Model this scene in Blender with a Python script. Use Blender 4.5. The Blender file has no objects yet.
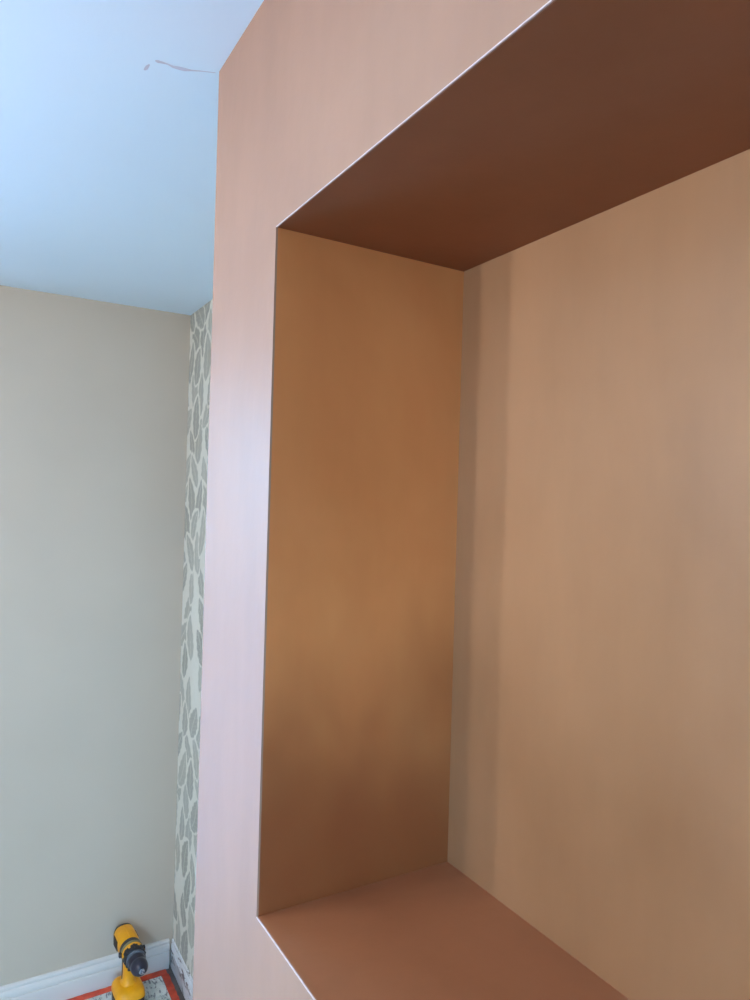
import bpy, bmesh, math, random
import numpy as np
from mathutils import Vector, Matrix

random.seed(4)
sc = bpy.context.scene
col = sc.collection
H = 2.4                      # ceiling height
LX, RX = -1.519, 2.60        # side walls
BY, FY = 0.391, -2.90        # alcove wall behind the breast, opposite wall
BW = 2.0                     # chimney breast runs x 0..BW, front at y = 0
NX0, NX1 = 0.255, 1.745      # niche
NZ0, NZ1 = 1.205, 2.074
ND = 0.297
WY0, WY1, WZ0, WZ1 = -1.95, -0.25, 0.75, 2.10   # unseen window added in the right wall for fill light
DY0, DY1, DZ = -1.62, -0.40, 2.28   # glazed door opening in the left wall

# ---------------------------------------------------------------- camera
cam_d = bpy.data.cameras.new('camera')
cam = bpy.data.objects.new('camera', cam_d)
col.objects.link(cam)
cam_d.sensor_fit = 'VERTICAL'
cam_d.sensor_height = 24.0
cam_d.lens = 24.0 * 707.0 / 1000.0
cam_d.clip_start = 0.01
yaw, pitch, roll = 0.534, 0.0016, 0.0283
f = Vector((-math.cos(yaw) * math.cos(pitch), math.sin(yaw) * math.cos(pitch), math.sin(pitch)))
r = f.cross(Vector((0, 0, 1))).normalized()
u = r.cross(f)
rr = r * math.cos(roll) + u * math.sin(roll)
uu = -r * math.sin(roll) + u * math.cos(roll)
m = Matrix((rr, uu, -f)).transposed().to_4x4()
m.translation = Vector((1.0897, -0.3378, 1.7322))
cam.matrix_world = m
sc.camera = cam

# ---------------------------------------------------------------- world, light, exposure
w = bpy.data.worlds.new('sky')
sc.world = w
w.use_nodes = True
wn = w.node_tree
bg = wn.nodes['Background']
bg.inputs['Color'].default_value = (0.29, 0.60, 1.0, 1)      # pale blue daylight sky
bg.inputs['Strength'].default_value = 12.0

sun_d = bpy.data.lights.new('sun', 'SUN')                    # sun behind the house: lights the paving outside, not the room
sun_d.energy = 3.0
sun_d.color = (1.0, 0.97, 0.92)
sun_d.angle = math.radians(0.6)
sun = bpy.data.objects.new('sun', sun_d)
col.objects.link(sun)
sun.rotation_euler = Vector((0.05, 0.70, 0.65)).to_track_quat('Z', 'Y').to_euler()

for pn, pos, rot, sx_, sy_ in (('door_portal', (LX - 0.12, (DY0 + DY1) / 2, DZ / 2), (0, math.radians(-90), 0), DZ, DY1 - DY0),
                               ('window_portal', (RX + 0.12, (WY0 + WY1) / 2, (WZ0 + WZ1) / 2), (0, math.radians(90), 0), WZ1 - WZ0, WY1 - WY0)):
    pl = bpy.data.lights.new(pn, 'AREA')                     # portals guide the sampling of the sky, they emit nothing
    pl.shape = 'RECTANGLE'
    pl.size, pl.size_y = sx_, sy_
    pl.cycles.is_portal = True
    po = bpy.data.objects.new(pn, pl)
    col.objects.link(po)
    po.location, po.rotation_euler = pos, rot

sc.view_settings.view_transform = 'Standard'
sc.view_settings.look = 'None'
sc.view_settings.gamma = 1.0
sc.view_settings.use_curve_mapping = False
sc.view_settings.exposure = 0.9
sc.cycles.use_denoising = True
sc.cycles.max_bounces = 16
sc.cycles.diffuse_bounces = 10
sc.cycles.transparent_max_bounces = 12
sc.cycles.sample_clamp_indirect = 6.0


# ---------------------------------------------------------------- materials
def lin(c):
    return tuple((x / 255 / 12.92 if x / 255 <= 0.04045 else ((x / 255 + 0.055) / 1.055) ** 2.4) for x in c) + (1,)


class N:
    """small node helper"""
    def __init__(s, name):
        s.m = bpy.data.materials.new(name)
        s.m.use_nodes = True
        s.t = s.m.node_tree
        s.b = s.t.nodes['Principled BSDF']
        s.tc = s.t.nodes.new('ShaderNodeTexCoord')

    def new(s, kind, **kw):
        n = s.t.nodes.new(kind)
        for k, v in kw.items():
            setattr(n, k, v)
        return n

    def link(s, a, b):
        s.t.links.new(a, b)

    def mapping(s, scale=(1, 1, 1), loc=(0, 0, 0), rot=(0, 0, 0)):
        mp = s.new('ShaderNodeMapping')
        mp.inputs['Scale'].default_value = scale
        mp.inputs['Location'].default_value = loc
        mp.inputs['Rotation'].default_value = rot
        s.link(s.tc.outputs['Object'], mp.inputs['Vector'])
        return mp.outputs['Vector']

    def noise(s, vec, scale, detail=3, rough=0.55, dist=0.0):
        n = s.new('ShaderNodeTexNoise')
        n.inputs['Scale'].default_value = scale
        n.inputs['Detail'].default_value = detail
        n.inputs['Roughness'].default_value = rough
        n.inputs['Distortion'].default_value = dist
        s.link(vec, n.inputs['Vector'])
        return n.outputs['Fac']

    def ramp(s, fac, stops, interp='LINEAR'):
        n = s.new('ShaderNodeValToRGB')
        cr = n.color_ramp
        cr.interpolation = interp
        while len(cr.elements) < len(stops):
            cr.elements.new(0.5)
        for e, (p, c) in zip(cr.elements, stops):
            e.position = p
            e.color = c if len(c) == 4 else tuple(c) + (1,)
        s.link(fac, n.inputs['Fac'])
        return n.outputs['Color']

    def mix(s, fac, a, b, mode='MIX'):
        n = s.new('ShaderNodeMix', data_type='RGBA', blend_type=mode)
        if hasattr(fac, 'is_linked'):
            s.link(fac, n.inputs[0])
        else:
            n.inputs[0].default_value = fac
        for v, i in ((a, 6), (b, 7)):
            if hasattr(v, 'is_linked'):
                s.link(v, n.inputs[i])
            else:
                n.inputs[i].default_value = v
        return n.outputs[2]

    def bump(s, h, strength, dist=0.01):
        n = s.new('ShaderNodeBump')
        n.inputs['Strength'].default_value = strength
        n.inputs['Distance'].default_value = dist
        s.link(h, n.inputs['Height'])
        s.link(n.outputs['Normal'], s.b.inputs['Normal'])

    def done(s, color=None, rough=0.5, metal=0.0, spec=0.5):
        if color is not None:
            if hasattr(color, 'is_linked'):
                s.link(color, s.b.inputs['Base Color'])
            else:
                s.b.inputs['Base Color'].default_value = color
        s.b.inputs['Roughness'].default_value = rough
        s.b.inputs['Metallic'].default_value = metal
        s.b.inputs['Specular IOR Level'].default_value = spec
        return s.m


def grey(v):
    return (v, v, v, 1)


def plaster(name, pale, mid, damp, rough=0.5, spec=0.5, low_tint=None):
    n = N(name)
    v = n.mapping()
    big = n.noise(v, 2.6, 4, 0.55, 0.4)
    c = n.ramp(big, [(0.28, damp), (0.5, mid), (0.72, pale)])
    trowel = n.noise(n.mapping((7, 7, 1.6), rot=(0.1, 0.25, 0)), 1.6, 4, 0.6)
    c = n.mix(0.35, c, n.ramp(trowel, [(0.3, grey(0.42)), (0.7, grey(0.58))]), 'OVERLAY')
    if low_tint:                                     # lower part of the niche is tinted darker, with a ragged upper edge
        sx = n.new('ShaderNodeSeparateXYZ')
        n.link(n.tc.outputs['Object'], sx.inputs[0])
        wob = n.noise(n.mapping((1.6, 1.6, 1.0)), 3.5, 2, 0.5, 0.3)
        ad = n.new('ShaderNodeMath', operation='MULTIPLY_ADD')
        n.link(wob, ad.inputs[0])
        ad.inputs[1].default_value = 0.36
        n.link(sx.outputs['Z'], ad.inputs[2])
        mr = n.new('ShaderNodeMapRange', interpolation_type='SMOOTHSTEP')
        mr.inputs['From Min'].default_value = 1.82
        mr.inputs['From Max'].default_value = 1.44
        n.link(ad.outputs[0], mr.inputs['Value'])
        c = n.mix(mr.outputs[0], c, n.mix(1.0, c, low_tint, 'MULTIPLY'))
    fine = n.noise(v, 45, 3, 0.6)
    n.bump(n.mix(0.5, trowel, fine), 0.06, 0.01)
    rgh = n.ramp(big, [(0.3, grey(rough - 0.05)), (0.7, grey(rough + 0.06))])
    n.link(rgh, n.b.inputs['Roughness'])
    n.link(c, n.b.inputs['Base Color'])
    n.b.inputs['Specular IOR Level'].default_value = spec
    return n.m


M = {}
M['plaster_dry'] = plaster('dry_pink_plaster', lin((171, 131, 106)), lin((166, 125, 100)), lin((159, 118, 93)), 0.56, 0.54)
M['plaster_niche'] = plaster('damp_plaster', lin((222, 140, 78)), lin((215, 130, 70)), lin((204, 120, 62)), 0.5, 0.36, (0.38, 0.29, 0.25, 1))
M['plaster_head'] = plaster('shaded_plaster_head', lin((150, 96, 64)), lin((144, 90, 58)), lin((136, 84, 53)), 0.5, 0.4)  # niche plaster darkened for the head, its shade put into the colour
M['plaster_sill'] = plaster('damp_plaster_sill', lin((160, 104, 70)), lin((153, 97, 64)), lin((146, 91, 59)), 0.42, 0.6)
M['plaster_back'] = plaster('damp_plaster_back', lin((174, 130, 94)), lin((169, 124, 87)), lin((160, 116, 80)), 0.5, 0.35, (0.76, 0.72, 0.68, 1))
M['bead'] = N('bead_edge').done(lin((225, 205, 200)), 0.45)


def paint(name, c, rough, var=0.04, bump=0.03):
    n = N(name)
    v = n.mapping()
    big = n.noise(v, 1.7, 3)
    cc = n.ramp(big, [(0.3, tuple(x * (1 - var) for x in c[:3])), (0.7, tuple(min(1, x * (1 + var)) for x in c[:3]))])
    n.bump(n.noise(v, 160, 2), bump, 0.004)
    return n.done(cc, rough, 0, 0.4)


M['wall_paint'] = paint('grey_green_wall_paint', lin((190, 174, 155)), 0.6)
M['ceiling_paint'] = paint('cool_white_ceiling_paint', lin((218, 238, 254)), 0.75, 0.015)
M['gloss_white'] = paint('white_gloss_paint', lin((212, 204, 196)), 0.4, 0.02)
M['upvc'] = N('white_frame').done(lin((238, 240, 242)), 0.3)

n = N('scuffed_white_paint')
v = n.mapping((3, 1, 9))
sc_ = n.noise(v, 5, 5, 0.7, 0.6)
M['scuffed'] = n.done(n.ramp(sc_, [(0.5, lin((222, 222, 224))), (0.56, lin((214, 212, 212))), (0.62, lin((110, 96, 96)))]), 0.45)

n = N('leaf_wallpaper')
at = n.new('ShaderNodeAttribute', attribute_name='leaf')
fine = n.noise(n.mapping(), 60, 3)
cc = n.ramp(at.outputs['Fac'], [(0.0, lin((224, 219, 206))), (0.5, lin((192, 188, 174))), (1.0, lin((160, 157, 145)))])
M['wallpaper'] = n.done(n.mix(0.12, cc, n.ramp(fine, [(0.3, grey(0.3)), (0.7, grey(0.7))]), 'OVERLAY'), 0.55)

n = N('bare_floor')
v = n.mapping()
M['floor'] = n.done(n.ramp(n.noise(v, 9, 5, 0.65), [(0.3, lin((70, 64, 62))), (0.7, lin((124, 116, 112)))]), 0.75)

n = N('scuffed_floor_sheet')
v = n.mapping()
a = n.noise(v, 16, 5, 0.7, 0.8)
b = n.noise(n.mapping((1, 2.2, 1), rot=(0, 0, 0.5)), 30, 4, 0.65, 1.2)
c = n.ramp(a, [(0.3, lin((176, 186, 180))), (0.55, lin((216, 218, 210))), (0.75, lin((198, 206, 206)))])
c = n.mix(n.ramp(b, [(0.52, grey(0)), (0.62, grey(0.85))]), c, lin((84, 88, 96)))
n.bump(a, 0.4, 0.004)
M['sheet'] = n.done(c, 0.4)

n = N('orange_tape')
v = n.mapping()
M['tape'] = n.done(n.ramp(n.noise(v, 22, 4, 0.6), [(0.32, lin((178, 60, 38))), (0.6, lin((222, 78, 46))), (0.8, lin((226, 110, 62)))]), 0.5)

M['crack'] = N('crack_filler').done(lin((196, 196, 212)), 0.8)

n = N('glass_pane')
for x in list(n.t.nodes):
    if x != n.tc and x.type != 'OUTPUT_MATERIAL':
        n.t.nodes.remove(x)
tr = n.new('ShaderNodeBsdfTransparent')
tr.inputs[0].default_value = (0.94, 0.97, 0.96, 1)
gl = n.new('ShaderNodeBsdfGlossy')
gl.inputs['Roughness'].default_value = 0.02
fr = n.new('ShaderNodeFresnel')
mx = n.new('ShaderNodeMixShader')
n.link(fr.outputs[0], mx.inputs[0])
n.link(tr.outputs[0], mx.inputs[1])
n.link(gl.outputs[0], mx.inputs[2])
n.link(mx.outputs[0], [x for x in n.t.nodes if x.type == 'OUTPUT_MATERIAL'][0].inputs['Surface'])
M['glass'] = n.m

n = N('pale_paving')
M['paving'] = n.done(n.ramp(n.noise(n.mapping(), 3, 5), [(0.3, lin((144, 162, 190))), (0.7, lin((168, 186, 214)))]), 0.8)


n = N('dark_tarmac')
M['tarmac'] = n.done(n.ramp(n.noise(n.mapping(), 6, 5), [(0.3, lin((60, 60, 62))), (0.7, lin((82, 82, 84)))]), 0.9)


def plastic(name, c, rough=0.42, var=0.08):
    n = N(name)
    nz = n.noise(n.mapping(), 40, 3)
    cc = n.ramp(nz, [(0.3, tuple(x * (1 - var) for x in c[:3])), (0.7, tuple(min(1, x * (1 + var)) for x in c[:3]))])
    n.bump(n.noise(n.mapping(), 500, 2), 0.08, 0.0008)
    return n.done(cc, rough)


M['yellow'] = plastic('yellow_plastic', lin((238, 160, 4)), 0.42)
M['black'] = plastic('black_plastic', lin((36, 34, 38)), 0.45)
M['olive'] = plastic('dusty_collar', lin((132, 122, 84)), 0.5)
M['ring_grey'] = plastic('grey_rubber_ring', lin((84, 86, 92)), 0.5)
M['chuck'] = plastic('chuck_sleeve', lin((34, 31, 46)), 0.3)
M['vent'] = plastic('dusty_brown_vent', lin((84, 58, 38)), 0.6)
M['steel'] = N('steel').done(lin((190, 192, 200)), 0.25, 1.0)


# ---------------------------------------------------------------- mesh helpers
def obj(name, bm, mat, parent=None, smooth=False):
    me = bpy.data.meshes.new(name)
    bmesh.ops.recalc_face_normals(bm, faces=bm.faces)
    bm.to_mesh(me)
    bm.free()
    me.materials.append(mat)
    if smooth:
        for p in me.polygons:
            p.use_smooth = True
        me.set_sharp_from_angle(angle=math.radians(38))
    o = bpy.data.objects.new(name, me)
    col.objects.link(o)
    if parent:
        o.parent = parent
    return o


def box(bm, x0, x1, y0, y1, z0, z1):
    vs = [bm.verts.new(p) for p in ((x0, y0, z0), (x1, y0, z0), (x1, y1, z0), (x0, y1, z0),
                                    (x0, y0, z1), (x1, y0, z1), (x1, y1, z1), (x0, y1, z1))]
    for q in ((3, 2, 1, 0), (4, 5, 6, 7), (0, 1, 5, 4), (1, 2, 6, 5), (2, 3, 7, 6), (3, 0, 4, 7)):
        bm.faces.new([vs[i] for i in q])


def boxes(name, lst, mat, parent=None, bevel=0.0):
    bm = bmesh.new()
    for b_ in lst:
        box(bm, *b_)
    if bevel:
        bmesh.ops.bevel(bm, geom=list(bm.edges), offset=bevel, segments=2, affect='EDGES', profile=0.6)
    return obj(name, bm, mat, parent)


def struct(o, label=None, cat=None):
    o['kind'] = 'structure'
    if label:
        o['label'] = label
    if cat:
        o['category'] = cat
    return o


def tag(o, label, cat, group=None):
    o['label'] = label
    o['category'] = cat
    if group:
        o['group'] = group
    return o


def prism(name, pts, axis, a0, a1, mat, parent=None):
    """extrude a 2-D outline along 'x' (pts = y,z), 'y' (pts = x,z) or 'z' (pts = x,y)"""
    bm = bmesh.new()
    def P(p, a):
        return {'x': (a, p[0], p[1]), 'y': (p[0], a, p[1]), 'z': (p[0], p[1], a)}[axis]
    A = [bm.verts.new(P(p, a0)) for p in pts]
    B = [bm.verts.new(P(p, a1)) for p in pts]
    k = len(pts)
    bm.faces.new(A)
    bm.faces.new(B[::-1])
    for i in range(k):
        bm.faces.new((A[i], A[(i + 1) % k], B[(i + 1) % k], B[i]))
    return obj(name, bm, mat, parent)


# ---------------------------------------------------------------- room shell
T = 0.12
struct(boxes('floor', [(LX - T, RX + T, FY - T, BY + T, -0.12, 0.0)], M['floor']),
       'bare grey floor showing along the skirting', 'floor')
ceil = struct(boxes('ceiling', [(LX - T, RX + T, FY - T, BY + T, H, H + 0.12)], M['ceiling_paint']),
              'cool white painted ceiling with a fine crack', 'ceiling')
struct(boxes('wall_left', [(LX - T, LX, DY1, BY, 0, H), (LX - T, LX, FY, DY0, 0, H), (LX - T, LX, DY0, DY1, DZ, H)],
             M['wall_paint']), 'plain grey green painted wall on the left', 'wall')
wb = struct(boxes('wall_back', [(LX - T, RX + T, BY, BY + T, 0, H)], M['wall_paint']),
            'leaf papered alcove wall beside the plastered chimney breast', 'wall')
struct(boxes('wall_right', [(RX, RX + T, FY, WY0, 0, H), (RX, RX + T, WY1, BY, 0, H), (RX, RX + T, WY0, WY1, 0, WZ0), (RX, RX + T, WY0, WY1, WZ1, H)], M['wall_paint']), 'grey green painted wall on the right', 'wall')
struct(boxes('wall_front', [(LX - T, RX + T, FY - T, FY, 0, H)], M['wall_paint']), 'grey green painted wall behind the camera', 'wall')

# plastered chimney breast with the wide niche
Wt = 0.0025
bm = bmesh.new()
E_ = 0.0025
# front skin, left return, right return (built round the opening as one shell)
for b_ in ((0, NX0, 0, Wt, 0, H), (NX1, BW, 0, Wt, 0, H), (NX0, NX1, 0, Wt, 0, NZ0), (NX0, NX1, 0, Wt, NZ1, H),
           (0, .012, Wt, BY, 0, H), (BW - .012, BW, Wt, BY, 0, H)):
    box(bm, *b_)
cb = struct(obj('wall_chimney_breast', bm, M['plaster_dry']),
            'freshly plastered pink chimney breast with a wide niche', 'wall')
k = 0.02
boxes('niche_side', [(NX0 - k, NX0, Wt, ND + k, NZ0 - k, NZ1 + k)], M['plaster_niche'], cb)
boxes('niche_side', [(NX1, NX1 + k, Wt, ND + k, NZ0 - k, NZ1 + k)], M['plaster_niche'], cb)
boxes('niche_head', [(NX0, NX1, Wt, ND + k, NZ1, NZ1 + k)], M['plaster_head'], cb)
boxes('niche_sill', [(NX0, NX1, Wt, ND + k, NZ0 - k, NZ0)], M['plaster_sill'], cb)
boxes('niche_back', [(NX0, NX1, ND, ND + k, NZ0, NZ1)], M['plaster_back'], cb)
# metal angle beads skimmed into the arrises
e, pr = 0.0009, -0.0004
boxes('corner_bead', [(NX0, NX1, pr, .001, NZ1 - .0003, NZ1 + e)], M['bead'], cb)
boxes('corner_bead', [(NX0, NX1, pr, .001, NZ0 - e, NZ0 + .0003)], M['bead'], cb)
boxes('corner_bead', [(NX0 - e, NX0 + .0002, pr, .0006, NZ0 - e, NZ1 + e)], M['plaster_dry'], cb)
boxes('corner_bead', [(NX1 - .0002, NX1 + e, pr, .0006, NZ0 - e, NZ1 + e)], M['plaster_dry'], cb)

# printed leaf paper on the alcove wall: a fine sheet whose print is stored per vertex
X0, X1, st = LX, 0.0, 0.004
nx, nz = int((X1 - X0) / st) + 1, int(H / st) + 1
gx = np.linspace(X0, X1, nx)
gz = np.linspace(0, H, nz)
GX, GZ = np.meshgrid(gx, gz)
pat = np.zeros_like(GX)
rng = np.random.RandomState(11)
leaves = []
for i in range(int(1.6 / 0.098) + 2):
    for j in range(int(H / 0.098) + 3):
        leaves.append((X0 - 0.03 + i * 0.098 + (j % 2) * 0.049 + rng.uniform(-.018, .018), -0.05 + j * 0.098 + rng.uniform(-.018, .018)))
rng.shuffle(leaves)
for (lx_, lz_) in leaves:
    L, W = rng.uniform(.062, .085), rng.uniform(.030, .045)
    if rng.rand() < .09:
        continue
    an = rng.uniform(-0.75, 0.75)
    i0, i1 = np.searchsorted(gx, lx_ - .12), np.searchsorted(gx, lx_ + .12)
    j0, j1 = np.searchsorted(gz, lz_ - .12), np.searchsorted(gz, lz_ + .12)
    if i1 <= i0 or j1 <= j0:
        continue
    dx, dz = GX[j0:j1, i0:i1] - lx_, GZ[j0:j1, i0:i1] - lz_
    a_ = (dz * math.cos(an) + dx * math.sin(an)) / L
    b_ = dx * math.cos(an) - dz * math.sin(an)
    b_ = b_ + 0.008 * np.sin(a_ * 2.2 + lx_ * 40)
    prof = W * np.clip(1 - a_ ** 2, 0, 1) ** 0.75 * (1 - 0.25 * a_)
    prof = prof * (1 + 0.07 * np.sin(a_ * 15))
    dist = prof - np.abs(b_)                       # > 0 inside
    inside = np.abs(a_) < 1
    sub = pat[j0:j1, i0:i1]
    near = (np.abs(a_) < 1.12) & (np.abs(b_) < W * np.clip(1.2 - a_ ** 2, 0, 1.2) ** 0.75 + 0.006)
    sub[near] = 0
    val = rng.uniform(.62, 1.0)
    body = np.clip(dist / 0.004, 0, 1) * inside * val
    vein = np.clip(1 - np.abs(b_) / 0.0035, 0, 1) * (np.abs(a_) < .8)
    side = np.clip(1 - np.abs(np.sin((a_ * L + np.abs(b_) * -0.9) * 160)) * 3, 0, 1) * 0.35
    body = body * (1 - 0.8 * vein) * (1 - side)
    sub[:] = np.maximum(sub, body)
co = np.stack([GX, np.full_like(GX, BY - 0.0012), GZ], -1).reshape(-1, 3)
idx = np.arange(nx * nz).reshape(nz, nx)
fc = np.stack([idx[:-1, :-1], idx[:-1, 1:], idx[1:, 1:], idx[1:, :-1]], -1).reshape(-1, 4)
me = bpy.data.meshes.new('wallpaper')
me.vertices.add(len(co))
me.vertices.foreach_set('co', co.astype(np.float32).ravel())
me.loops.add(fc.size)
me.loops.foreach_set('vertex_index', fc.astype(np.int32).ravel())
me.polygons.add(len(fc))
me.polygons.foreach_set('loop_start', np.arange(0, fc.size, 4, dtype=np.int32))
me.update(calc_edges=True)
me.validate()
at = me.attributes.new('leaf', 'FLOAT', 'POINT')
at.data.foreach_set('value', pat.astype(np.float32).ravel())
me.materials.append(M['wallpaper'])
wp = bpy.data.objects.new('wallpaper', me)
col.objects.link(wp)
wp.parent = wb

# skirting boards: moulded profile (distance from wall, height)
prof = [(0, 0), (.018, 0), (.018, .066), (.0172, .068), (.0128, .0695), (.0128, .0742), (.0166, .076), (.0162, .084), (.0135, .092),
        (.0102, .0955), (.0082, .0965), (.0082, .0995), (.0106, .102), (.0106, .108), (.0085, .1115), (.004, .113), (0, .1135)]
prof = [(d, z * 0.89) for d, z in prof]
SE = BY - 0.016
struct(prism('baseboard_left', [(LX + d, z) for d, z in prof], 'y', DY1 + 0.075, SE, M['gloss_white']),
       'white moulded skirting board along the grey green wall', 'skirting')
struct(prism('baseboard_back', [(BY - 0.0012 - d * .45, z * .97) for d, z in prof], 'x', LX + 0.004, -0.002, M['scuffed']),
       'scuffed white skirting board under the leaf wallpaper', 'skirting')
struct(prism('baseboard_left', [(LX + d, z) for d, z in prof], 'y', FY, DY0 - 0.075, M['gloss_white']),
       'white skirting board past the glazed door', 'skirting')
struct(prism('baseboard_right', [(RX - d, z) for d, z in prof], 'y', FY, BY - .02, M['gloss_white']), 'white skirting board on the right wall', 'skirting')

# glazed double door in the left wall, the room's daylight
dr = bpy.data.objects.new('door_1', None)
col.objects.link(dr)
dr.location = (0, 0, 0)
struct(dr, 'white glazed double door in the left wall', 'door')
x0, x1 = LX - 0.10, LX - 0.03
boxes('door_frame', [(x0, x1, DY0, DY0 + .05, 0, DZ), (x0, x1, DY1 - .05, DY1, 0, DZ), (x0, x1, DY0 + .05, DY1 - .05, DZ - .05, DZ),
                     (x0, x1, DY0 + .05, DY1 - .05, 0, .03)], M['upvc'], dr)
ym = (DY0 + DY1) / 2
for ya, yb, s in ((DY0 + .052, ym - .002, 1), (ym + .002, DY1 - .052, -1)):
    lf = boxes('door_leaf', [(x0 + .01, x1 - .01, ya, ya + .07, .032, DZ - .052), (x0 + .01, x1 - .01, yb - .07, yb, .032, DZ - .052),
                             (x0 + .01, x1 - .01, ya + .07, yb - .07, .032, .13), (x0 + .01, x1 - .01, ya + .07, yb - .07, DZ - .13, DZ - .052)],
               M['upvc'], dr)
    boxes('pane', [(x0 + .03, x0 + .036, ya + .07, yb - .07, .13, DZ - .13)], M['glass'], lf)
    yh = yb - .035 if s == 1 else ya + .035
    boxes('handle', [(x1 - .01, x1 + .004, yh - .014, yh + .014, .96, 1.14), (x1 + .004, x1 + .03, yh - .008, yh + .008, 1.05, 1.066),
                     (x1 + .022, x1 + .034, yh - .008 - (.11 if s == 1 else 0), yh + .008 + (0 if s == 1 else .11), 1.048, 1.068)], M['steel'], lf)
cz = DZ + .06
struct(boxes('trim_1', [(LX, LX + .016, DY1 + .005, DY1 + .07, 0, cz), (LX, LX + .016, DY0 - .07, DY0 - .005, 0, cz),
                        (LX, LX + .016, DY0 - .005, DY1 + .005, DZ + .005, cz)], M['gloss_white']), 'white door casing', 'trim')
struct(boxes('ground', [(-16, 16, -18, 14, -0.4, -0.2)], M['tarmac']), 'dark tarmac ground outside the house', 'ground')
struct(boxes('patio', [(-9, LX - T - .005, -7, 5, -0.2, -0.125)], M['paving']), 'pale paved patio outside the glazed door', 'paving')

wd = bpy.data.objects.new('added_window', None)
col.objects.link(wd)
struct(wd, 'unseen white framed window added in the right wall for fill light', 'window')
xa, xb, fw = RX + .04, RX + .10, .05
boxes('window_frame', [(xa, xb, WY0, WY0 + fw, WZ0, WZ1), (xa, xb, WY1 - fw, WY1, WZ0, WZ1), (xa, xb, WY0 + fw, WY1 - fw, WZ0, WZ0 + fw),
                       (xa, xb, WY0 + fw, WY1 - fw, WZ1 - fw, WZ1)], M['upvc'], wd)
ym = (WY0 + WY1) / 2
boxes('mullion', [(xa, xb, ym - .03, ym + .03, WZ0 + fw, WZ1 - fw)], M['upvc'], wd)
boxes('pane', [(xb - .026, xb - .02, WY0 + fw, ym - .03, WZ0 + fw, WZ1 - fw)], M['glass'], wd)
boxes('pane', [(xb - .026, xb - .02, ym + .03, WY1 - fw, WZ0 + fw, WZ1 - fw)], M['glass'], wd)
boxes('window_sill', [(RX - .10, RX + .03, WY0 - .04, WY1 + .04, WZ0 - .03, WZ0)], M['gloss_white'], wd, .003)

# hairline crack in the ceiling running to the breast corner, with flaked filler
def ribbon(name, pts, z, parent, mat):
    bm = bmesh.new()
    rows = []
    for i, (x, y, wd) in enumerate(pts):
        a_ = Vector(pts[max(i - 1, 0)][:2])
        b_ = Vector(pts[min(i + 1, len(pts) - 1)][:2])
        d = (b_ - a_).normalized()
        nn = Vector((-d.y, d.x)) * wd * 1.8
        rows.append([bm.verts.new((x + nn.x, y + nn.y, zz)) for zz in (z, z - .0006)] + [bm.verts.new((x - nn.x, y - nn.y, zz)) for zz in (z - .0006, z)])
    for a_, b_ in zip(rows, rows[1:]):
        for q in range(4):
            bm.faces.new((a_[q], a_[(q + 1) % 4], b_[(q + 1) % 4], b_[q]))
    bm.faces.new(rows[0])
    bm.faces.new(rows[-1][::-1])
    return obj(name, bm, mat, parent)


ribbon('crack', [(-.027, -.092, .0008), (-.027, -.088, .002), (-.026, -.082, .0014), (-.0255, -.073, .0008), (-.0275, -.065, .0016), (-.026, -.055, .0024),
                 (-.0245, -.047, .0022), (-.021, -.038, .001), (-.015, -.026, .0006), (-.010, -.014, .0004), (-.006, -.004, .0004)], H + .0003, ceil, M['crack'])
ribbon('crack', [(-.061, -.101, .0007), (-.056, -.0995, .0015), (-.049, -.099, .0014), (-.042, -.0975, .0006)], H + .0003, ceil, M['crack'])

# ---------------------------------------------------------------- floor covering
S = [(LX + .030, -1.2), (-.35, -1.2), (-.35, BY - .052), (LX + .030, BY - .052)]
sh = prism('floor_sheet', S, 'z', 0.0003, 0.0018, M['sheet'])
tag(sh, 'scuffed pale protective sheet covering the floor, dark marks on it', 'floor sheet')


def tape(name, p0, p1, wid, label):
    p0, p1 = Vector(p0), Vector(p1)
    d = p1 - p0
    k = max(4, int(d.length / .015))
    d.normalize()
    nn = Vector((-d.y, d.x))
    bm = bmesh.new()
    rows = []
    for i in range(k + 1):
        c = p0.lerp(p1, i / k)
        a_ = c + nn * (wid / 2 + random.uniform(-.0012, .0012))
        b_ = c - nn * (wid / 2 + random.uniform(-.0012, .0012))
        zt = .0026 + random.uniform(0, .0008)
        rows.append([bm.verts.new((a_.x, a_.y, .0019)), bm.verts.new((a_.x, a_.y, zt)), bm.verts.new((b_.x, b_.y, zt)), bm.verts.new((b_.x, b_.y, .0019))])
    for a_, b_ in zip(rows, rows[1:]):
        for q in range(4):
            bm.faces.new((a_[q], a_[(q + 1) % 4], b_[(q + 1) % 4], b_[q]))
    bm.faces.new(rows[0])
    bm.faces.new(rows[-1][::-1])
    return tag(obj(name, bm, M['tape']), label, 'tape', 'orange tape round the floor sheet')


tape('floor_tape', (LX + .034, -1.19), (LX + .034, BY - .030), .028, 'orange tape strip on the floor along the grey green wall')
tape('floor_tape', (LX + .050, BY - .039), (-.36, BY - .039), .024, 'orange tape strip on the floor below the leaf wallpaper')


# ---------------------------------------------------------------- ceiling light (behind the camera, three bare bulbs on a bar)
lm = bpy.data.objects.new('ceiling_light', None)
col.objects.link(lm)
lm.location = (0.06, -1.40, H)
tag(lm, 'white ceiling light with three bare bulbs on a straight bar', 'lamp')
n = N('daylight_bulb')
n.b.inputs['Emission Color'].default_value = (0.92, 0.93, 0.97, 1)
n.b.inputs['Emission Strength'].default_value = 310.0
M['bulb'] = n.done((0.9, 0.9, 0.9, 1), 0.4)


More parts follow.
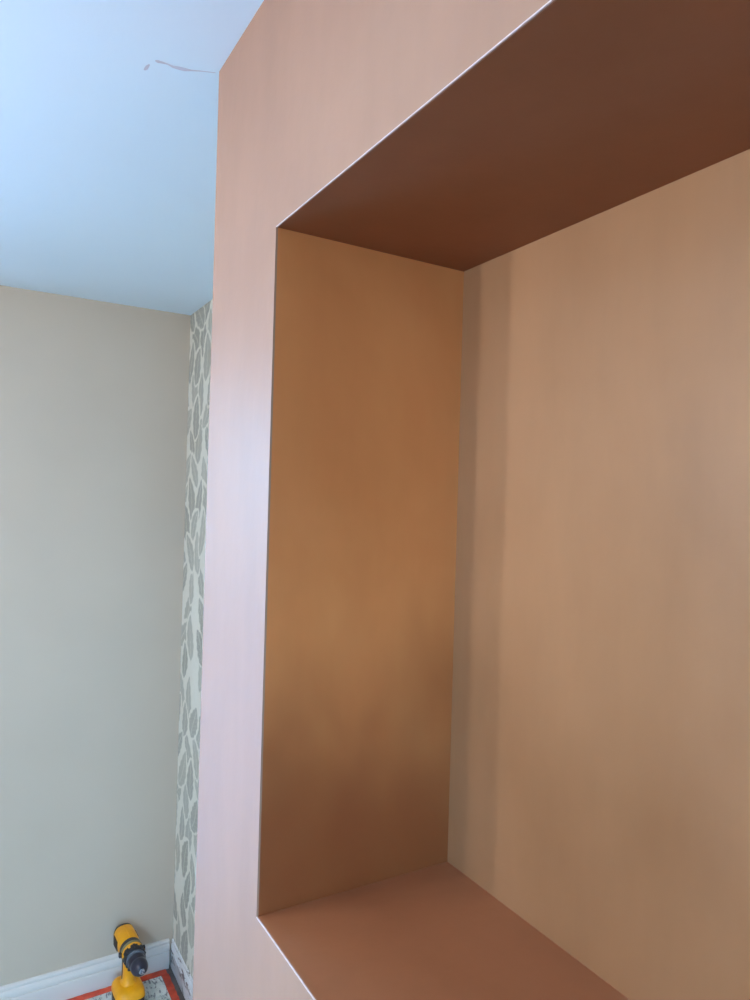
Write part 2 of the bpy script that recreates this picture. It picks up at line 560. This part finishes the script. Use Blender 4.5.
def disc_stack(name, secs, mat, parent, seg=20):
    bm = bmesh.new()
    rows = [[bm.verts.new((cx + rad * math.cos(2 * math.pi * i / seg), rad * math.sin(2 * math.pi * i / seg), z)) for i in range(seg)] for (z, cx, rad) in secs]
    for A, B in zip(rows, rows[1:]):
        for i in range(seg):
            bm.faces.new((A[i], A[(i + 1) % seg], B[(i + 1) % seg], B[i]))
    bm.faces.new(rows[0])
    bm.faces.new(rows[-1][::-1])
    return obj(name, bm, mat, parent, True)


disc_stack('ceiling_rose', [(0, 0, .05), (-.012, 0, .05), (-.024, 0, .03), (-.03, 0, .012)], M['upvc'], lm)
DR = -0.07                                       # extra drop of the bar
disc_stack('stem', [(-.028, 0, .006), (-.30 + DR, 0, .006)], M['upvc'], lm)
boxes('bar', [(-.32, .32, -.008, .008, -.312 + DR, -.298 + DR)], M['upvc'], lm, .003)
for cx in (-.30, 0.0, .30):
    hold = disc_stack('bulb_holder', [(z + DR, cx, q) for z, q in ((-.308, .012), (-.314, .017), (-.345, .017), (-.347, .014))], M['upvc'], lm)
    disc_stack('bulb', [(z + DR, cx, q) for z, q in ((-.346, .013), (-.356, .018), (-.364, .026), (-.376, .031), (-.388, .032), (-.400, .028), (-.409, .020), (-.415, .008))], M['bulb'], hold)

# ---------------------------------------------------------------- cordless drill
def loft(sections, seg=28, axis='x', cap=True, bm=None):
    """sections: (pos, c1, c2, r1, r2, exponent) superellipses; axis x -> (y,z) plane, axis z -> (x,y) plane"""
    bm = bm or bmesh.new()
    rows = []
    for (p, c1, c2, r1, r2, ex) in sections:
        row = []
        for i in range(seg):
            t = 2 * math.pi * i / seg
            cs, sn = math.cos(t), math.sin(t)
            a_ = c1 + r1 * math.copysign(abs(cs) ** (2 / ex), cs)
            b_ = c2 + r2 * math.copysign(abs(sn) ** (2 / ex), sn)
            row.append(bm.verts.new((p, a_, b_) if axis == 'x' else (a_, b_, p)))
        rows.append(row)
    for A, B in zip(rows, rows[1:]):
        for i in range(seg):
            bm.faces.new((A[i], A[(i + 1) % seg], B[(i + 1) % seg], B[i]))
    if cap:
        bm.faces.new(rows[0])
        bm.faces.new(rows[-1][::-1])
    return bm


drill = bpy.data.objects.new('cordless_drill', None)
col.objects.link(drill)
DX = (-1.387, 0.206)
drill.location = (DX[0], DX[1], 0.0018)
drill.rotation_euler = (0, 0, math.radians(3.0))
tag(drill, 'yellow and black cordless drill standing on its battery by the skirting', 'drill')
AZ = 0.192


def ring(lst, ex=2.0):
    return [(x, 0, AZ, r_, r_, ex) for x, r_ in lst]


hs = obj('motor_housing', loft([(-.080, 0, AZ, .0305, .032, 2.6), (-.074, 0, AZ, .0335, .035, 2.6), (-.03, 0, AZ, .0345, .036, 2.5),
                                (-.004, 0, AZ, .0345, .036, 2.3), (.009, 0, AZ, .033, .034, 2.1)]), M['yellow'], drill, True)
obj('rear_cap', loft([(-.0885, 0, AZ, .026, .028, 2.5), (-.0865, 0, AZ, .0315, .0335, 2.5), (-.0795, 0, AZ, .0325, .0345, 2.5), (-.0785, 0, AZ, .031, .033, 2.5)]), M['black'], drill, True)
for s in (-1, 1):                                   # dusty vent grille on each flank
    vt = bmesh.new()
    box(vt, -.070, -.022, s * .0335 - .0025, s * .0335 + .0025, AZ - .020, AZ + .012)
    bmesh.ops.bevel(vt, geom=list(vt.edges), offset=.0015, segments=2, affect='EDGES')
    vo = obj('side_vent', vt, M['vent'], hs)
    for q in range(5):
        boxes('vent_slat', [(-.066, -.026, s * .0362 - .0006, s * .0362 + .0006, AZ - .016 + q * .006, AZ - .0135 + q * .006)], M['black'], vo)
boxes('top_rib', [(-.072, .002, -.0016, .0016, AZ + .035, AZ + .0372)], M['yellow'], hs, .0006)
obj('gearbox_band', loft(ring([(.0085, .0325), (.0095, .0350), (.0265, .0352), (.0275, .033)])), M['black'], drill, True)
cl = obj('mode_collar', loft(ring([(.027, .033), (.028, .0362), (.037, .0362), (.038, .034)])), M['olive'], drill, True)
for s in (-1, 1):
    boxes('collar_tab', [(.027, .039, s * .038 - .005, s * .038 + .005, AZ - .006, AZ + .008)], M['black'], cl, .0015)
obj('nose_ring', loft(ring([(.0375, .034), (.039, .0352), (.049, .0352), (.050, .034)])), M['yellow'], drill, True)
ck = obj('clutch_collar', loft(ring([(.0495, .0335), (.0505, .0352), (.070, .0345), (.077, .0335), (.078, .032)])), M['black'], drill, True)
for q in range(14):                                  # yellow index marks and grip ribs round the collar
    t = 2 * math.pi * q / 14
    bmr = bmesh.new()
    box(bmr, .0495, .060, -.0034, .0034, .0335, .0362)
    bmesh.ops.transform(bmr, matrix=Matrix.Translation((0, 0, AZ)) @ Matrix.Rotation(t, 4, 'X'), verts=bmr.verts)
    obj('index_tooth', bmr, M['yellow' if q % 2 else 'black'], ck)
    bmr = bmesh.new()
    box(bmr, .061, .075, -.0022, .0022, .032, .0358)
    bmesh.ops.transform(bmr, matrix=Matrix.Translation((0, 0, AZ)) @ Matrix.Rotation(t, 4, 'X'), verts=bmr.verts)
    obj('grip_rib', bmr, M['black'], ck)
obj('rubber_ring', loft(ring([(.0775, .029), (.0785, .0312), (.087, .0312), (.089, .029)])), M['ring_grey'], drill, True)
ch = obj('chuck', loft(ring([(.0885, .0255), (.0895, .0275), (.108, .0275), (.111, .0262), (.114, .0262), (.117, .0275), (.130, .0268),
                             (.140, .0225), (.148, .0155), (.152, .0095)]), 32), M['chuck'], drill, True)
for q in range(3):
    t = 2 * math.pi * q / 3 + .3
    bmr = bmesh.new()
    box(bmr, .148, .162, -.0022, .0022, .001, .0058)
    bmesh.ops.transform(bmr, matrix=Matrix.Translation((0, 0, AZ)) @ Matrix.Rotation(t, 4, 'X'), verts=bmr.verts)
    obj('chuck_jaw', bmr, M['steel'], ch)
obj('chuck_nose', loft(ring([(.150, .0105), (.1535, .0085), (.1545, .006)])), M['steel'], ch, True)
# handle leaning down to the flared foot
hd = obj('handle', loft([(.060, -.004, 0, .040, .036, 2.8), (.070, -.004, 0, .030, .026, 2.5), (.082, -.005, 0, .0225, .0185, 2.3), (.105, -.006, 0, .021, .0172, 2.2),
                         (.135, -.004, 0, .022, .018, 2.2), (.160, -.002, 0, .026, .0205, 2.2), (.176, 0, 0, .031, .024, 2.2)], 28, 'z'), M['yellow'], drill, True)
obj('rubber_grip', loft([(.078, -.015, 0, .0165, .0196, 2.3), (.084, -.016, 0, .0155, .0190, 2.3), (.105, -.0175, 0, .0135, .0182, 2.2), (.135, -.0155, 0, .0145, .019, 2.2),
                         (.160, -.014, 0, .0175, .0212, 2.2), (.168, -.012, 0, .019, .022, 2.2)], 24, 'z'), M['black'], hd, True)
obj('trigger', loft([(.122, .018, 0, .006, .009, 2.4), (.128, .021, 0, .009, .0095, 2.4), (.146, .023, 0, .011, .0095, 2.4), (.152, .021, 0, .009, .009, 2.4)], 20, 'z'), M['black'], hd, True)
boxes('direction_switch', [(.006, .016, -.0225, .0225, .152, .158)], M['black'], hd, .001)
obj('foot', loft([(.040, 0, 0, .060, .0465, 4.5), (.0415, 0, 0, .0615, .048, 4.5), (.055, -.001, 0, .060, .0465, 4.2), (.064, -.002, 0, .055, .042, 3.6),
                  (.069, -.003, 0, .046, .036, 3.2), (.071, -.003, 0, .036, .030, 3)], 40, 'z'), M['yellow'], drill, True)
bt = obj('battery', loft([(0.0, 0, 0, .056, .042, 5), (.003, 0, 0, .059, .045, 5), (.038, 0, 0, .060, .046, 5), (.041, 0, 0, .058, .0445, 5)], 40, 'z'), M['black'], drill, True)
for s in (-1, 1):
    boxes('release_button', [(-.014, .014, s * .0455 - .0025, s * .0455 + .0025, .018, .034)], M['vent'], bt, .001)
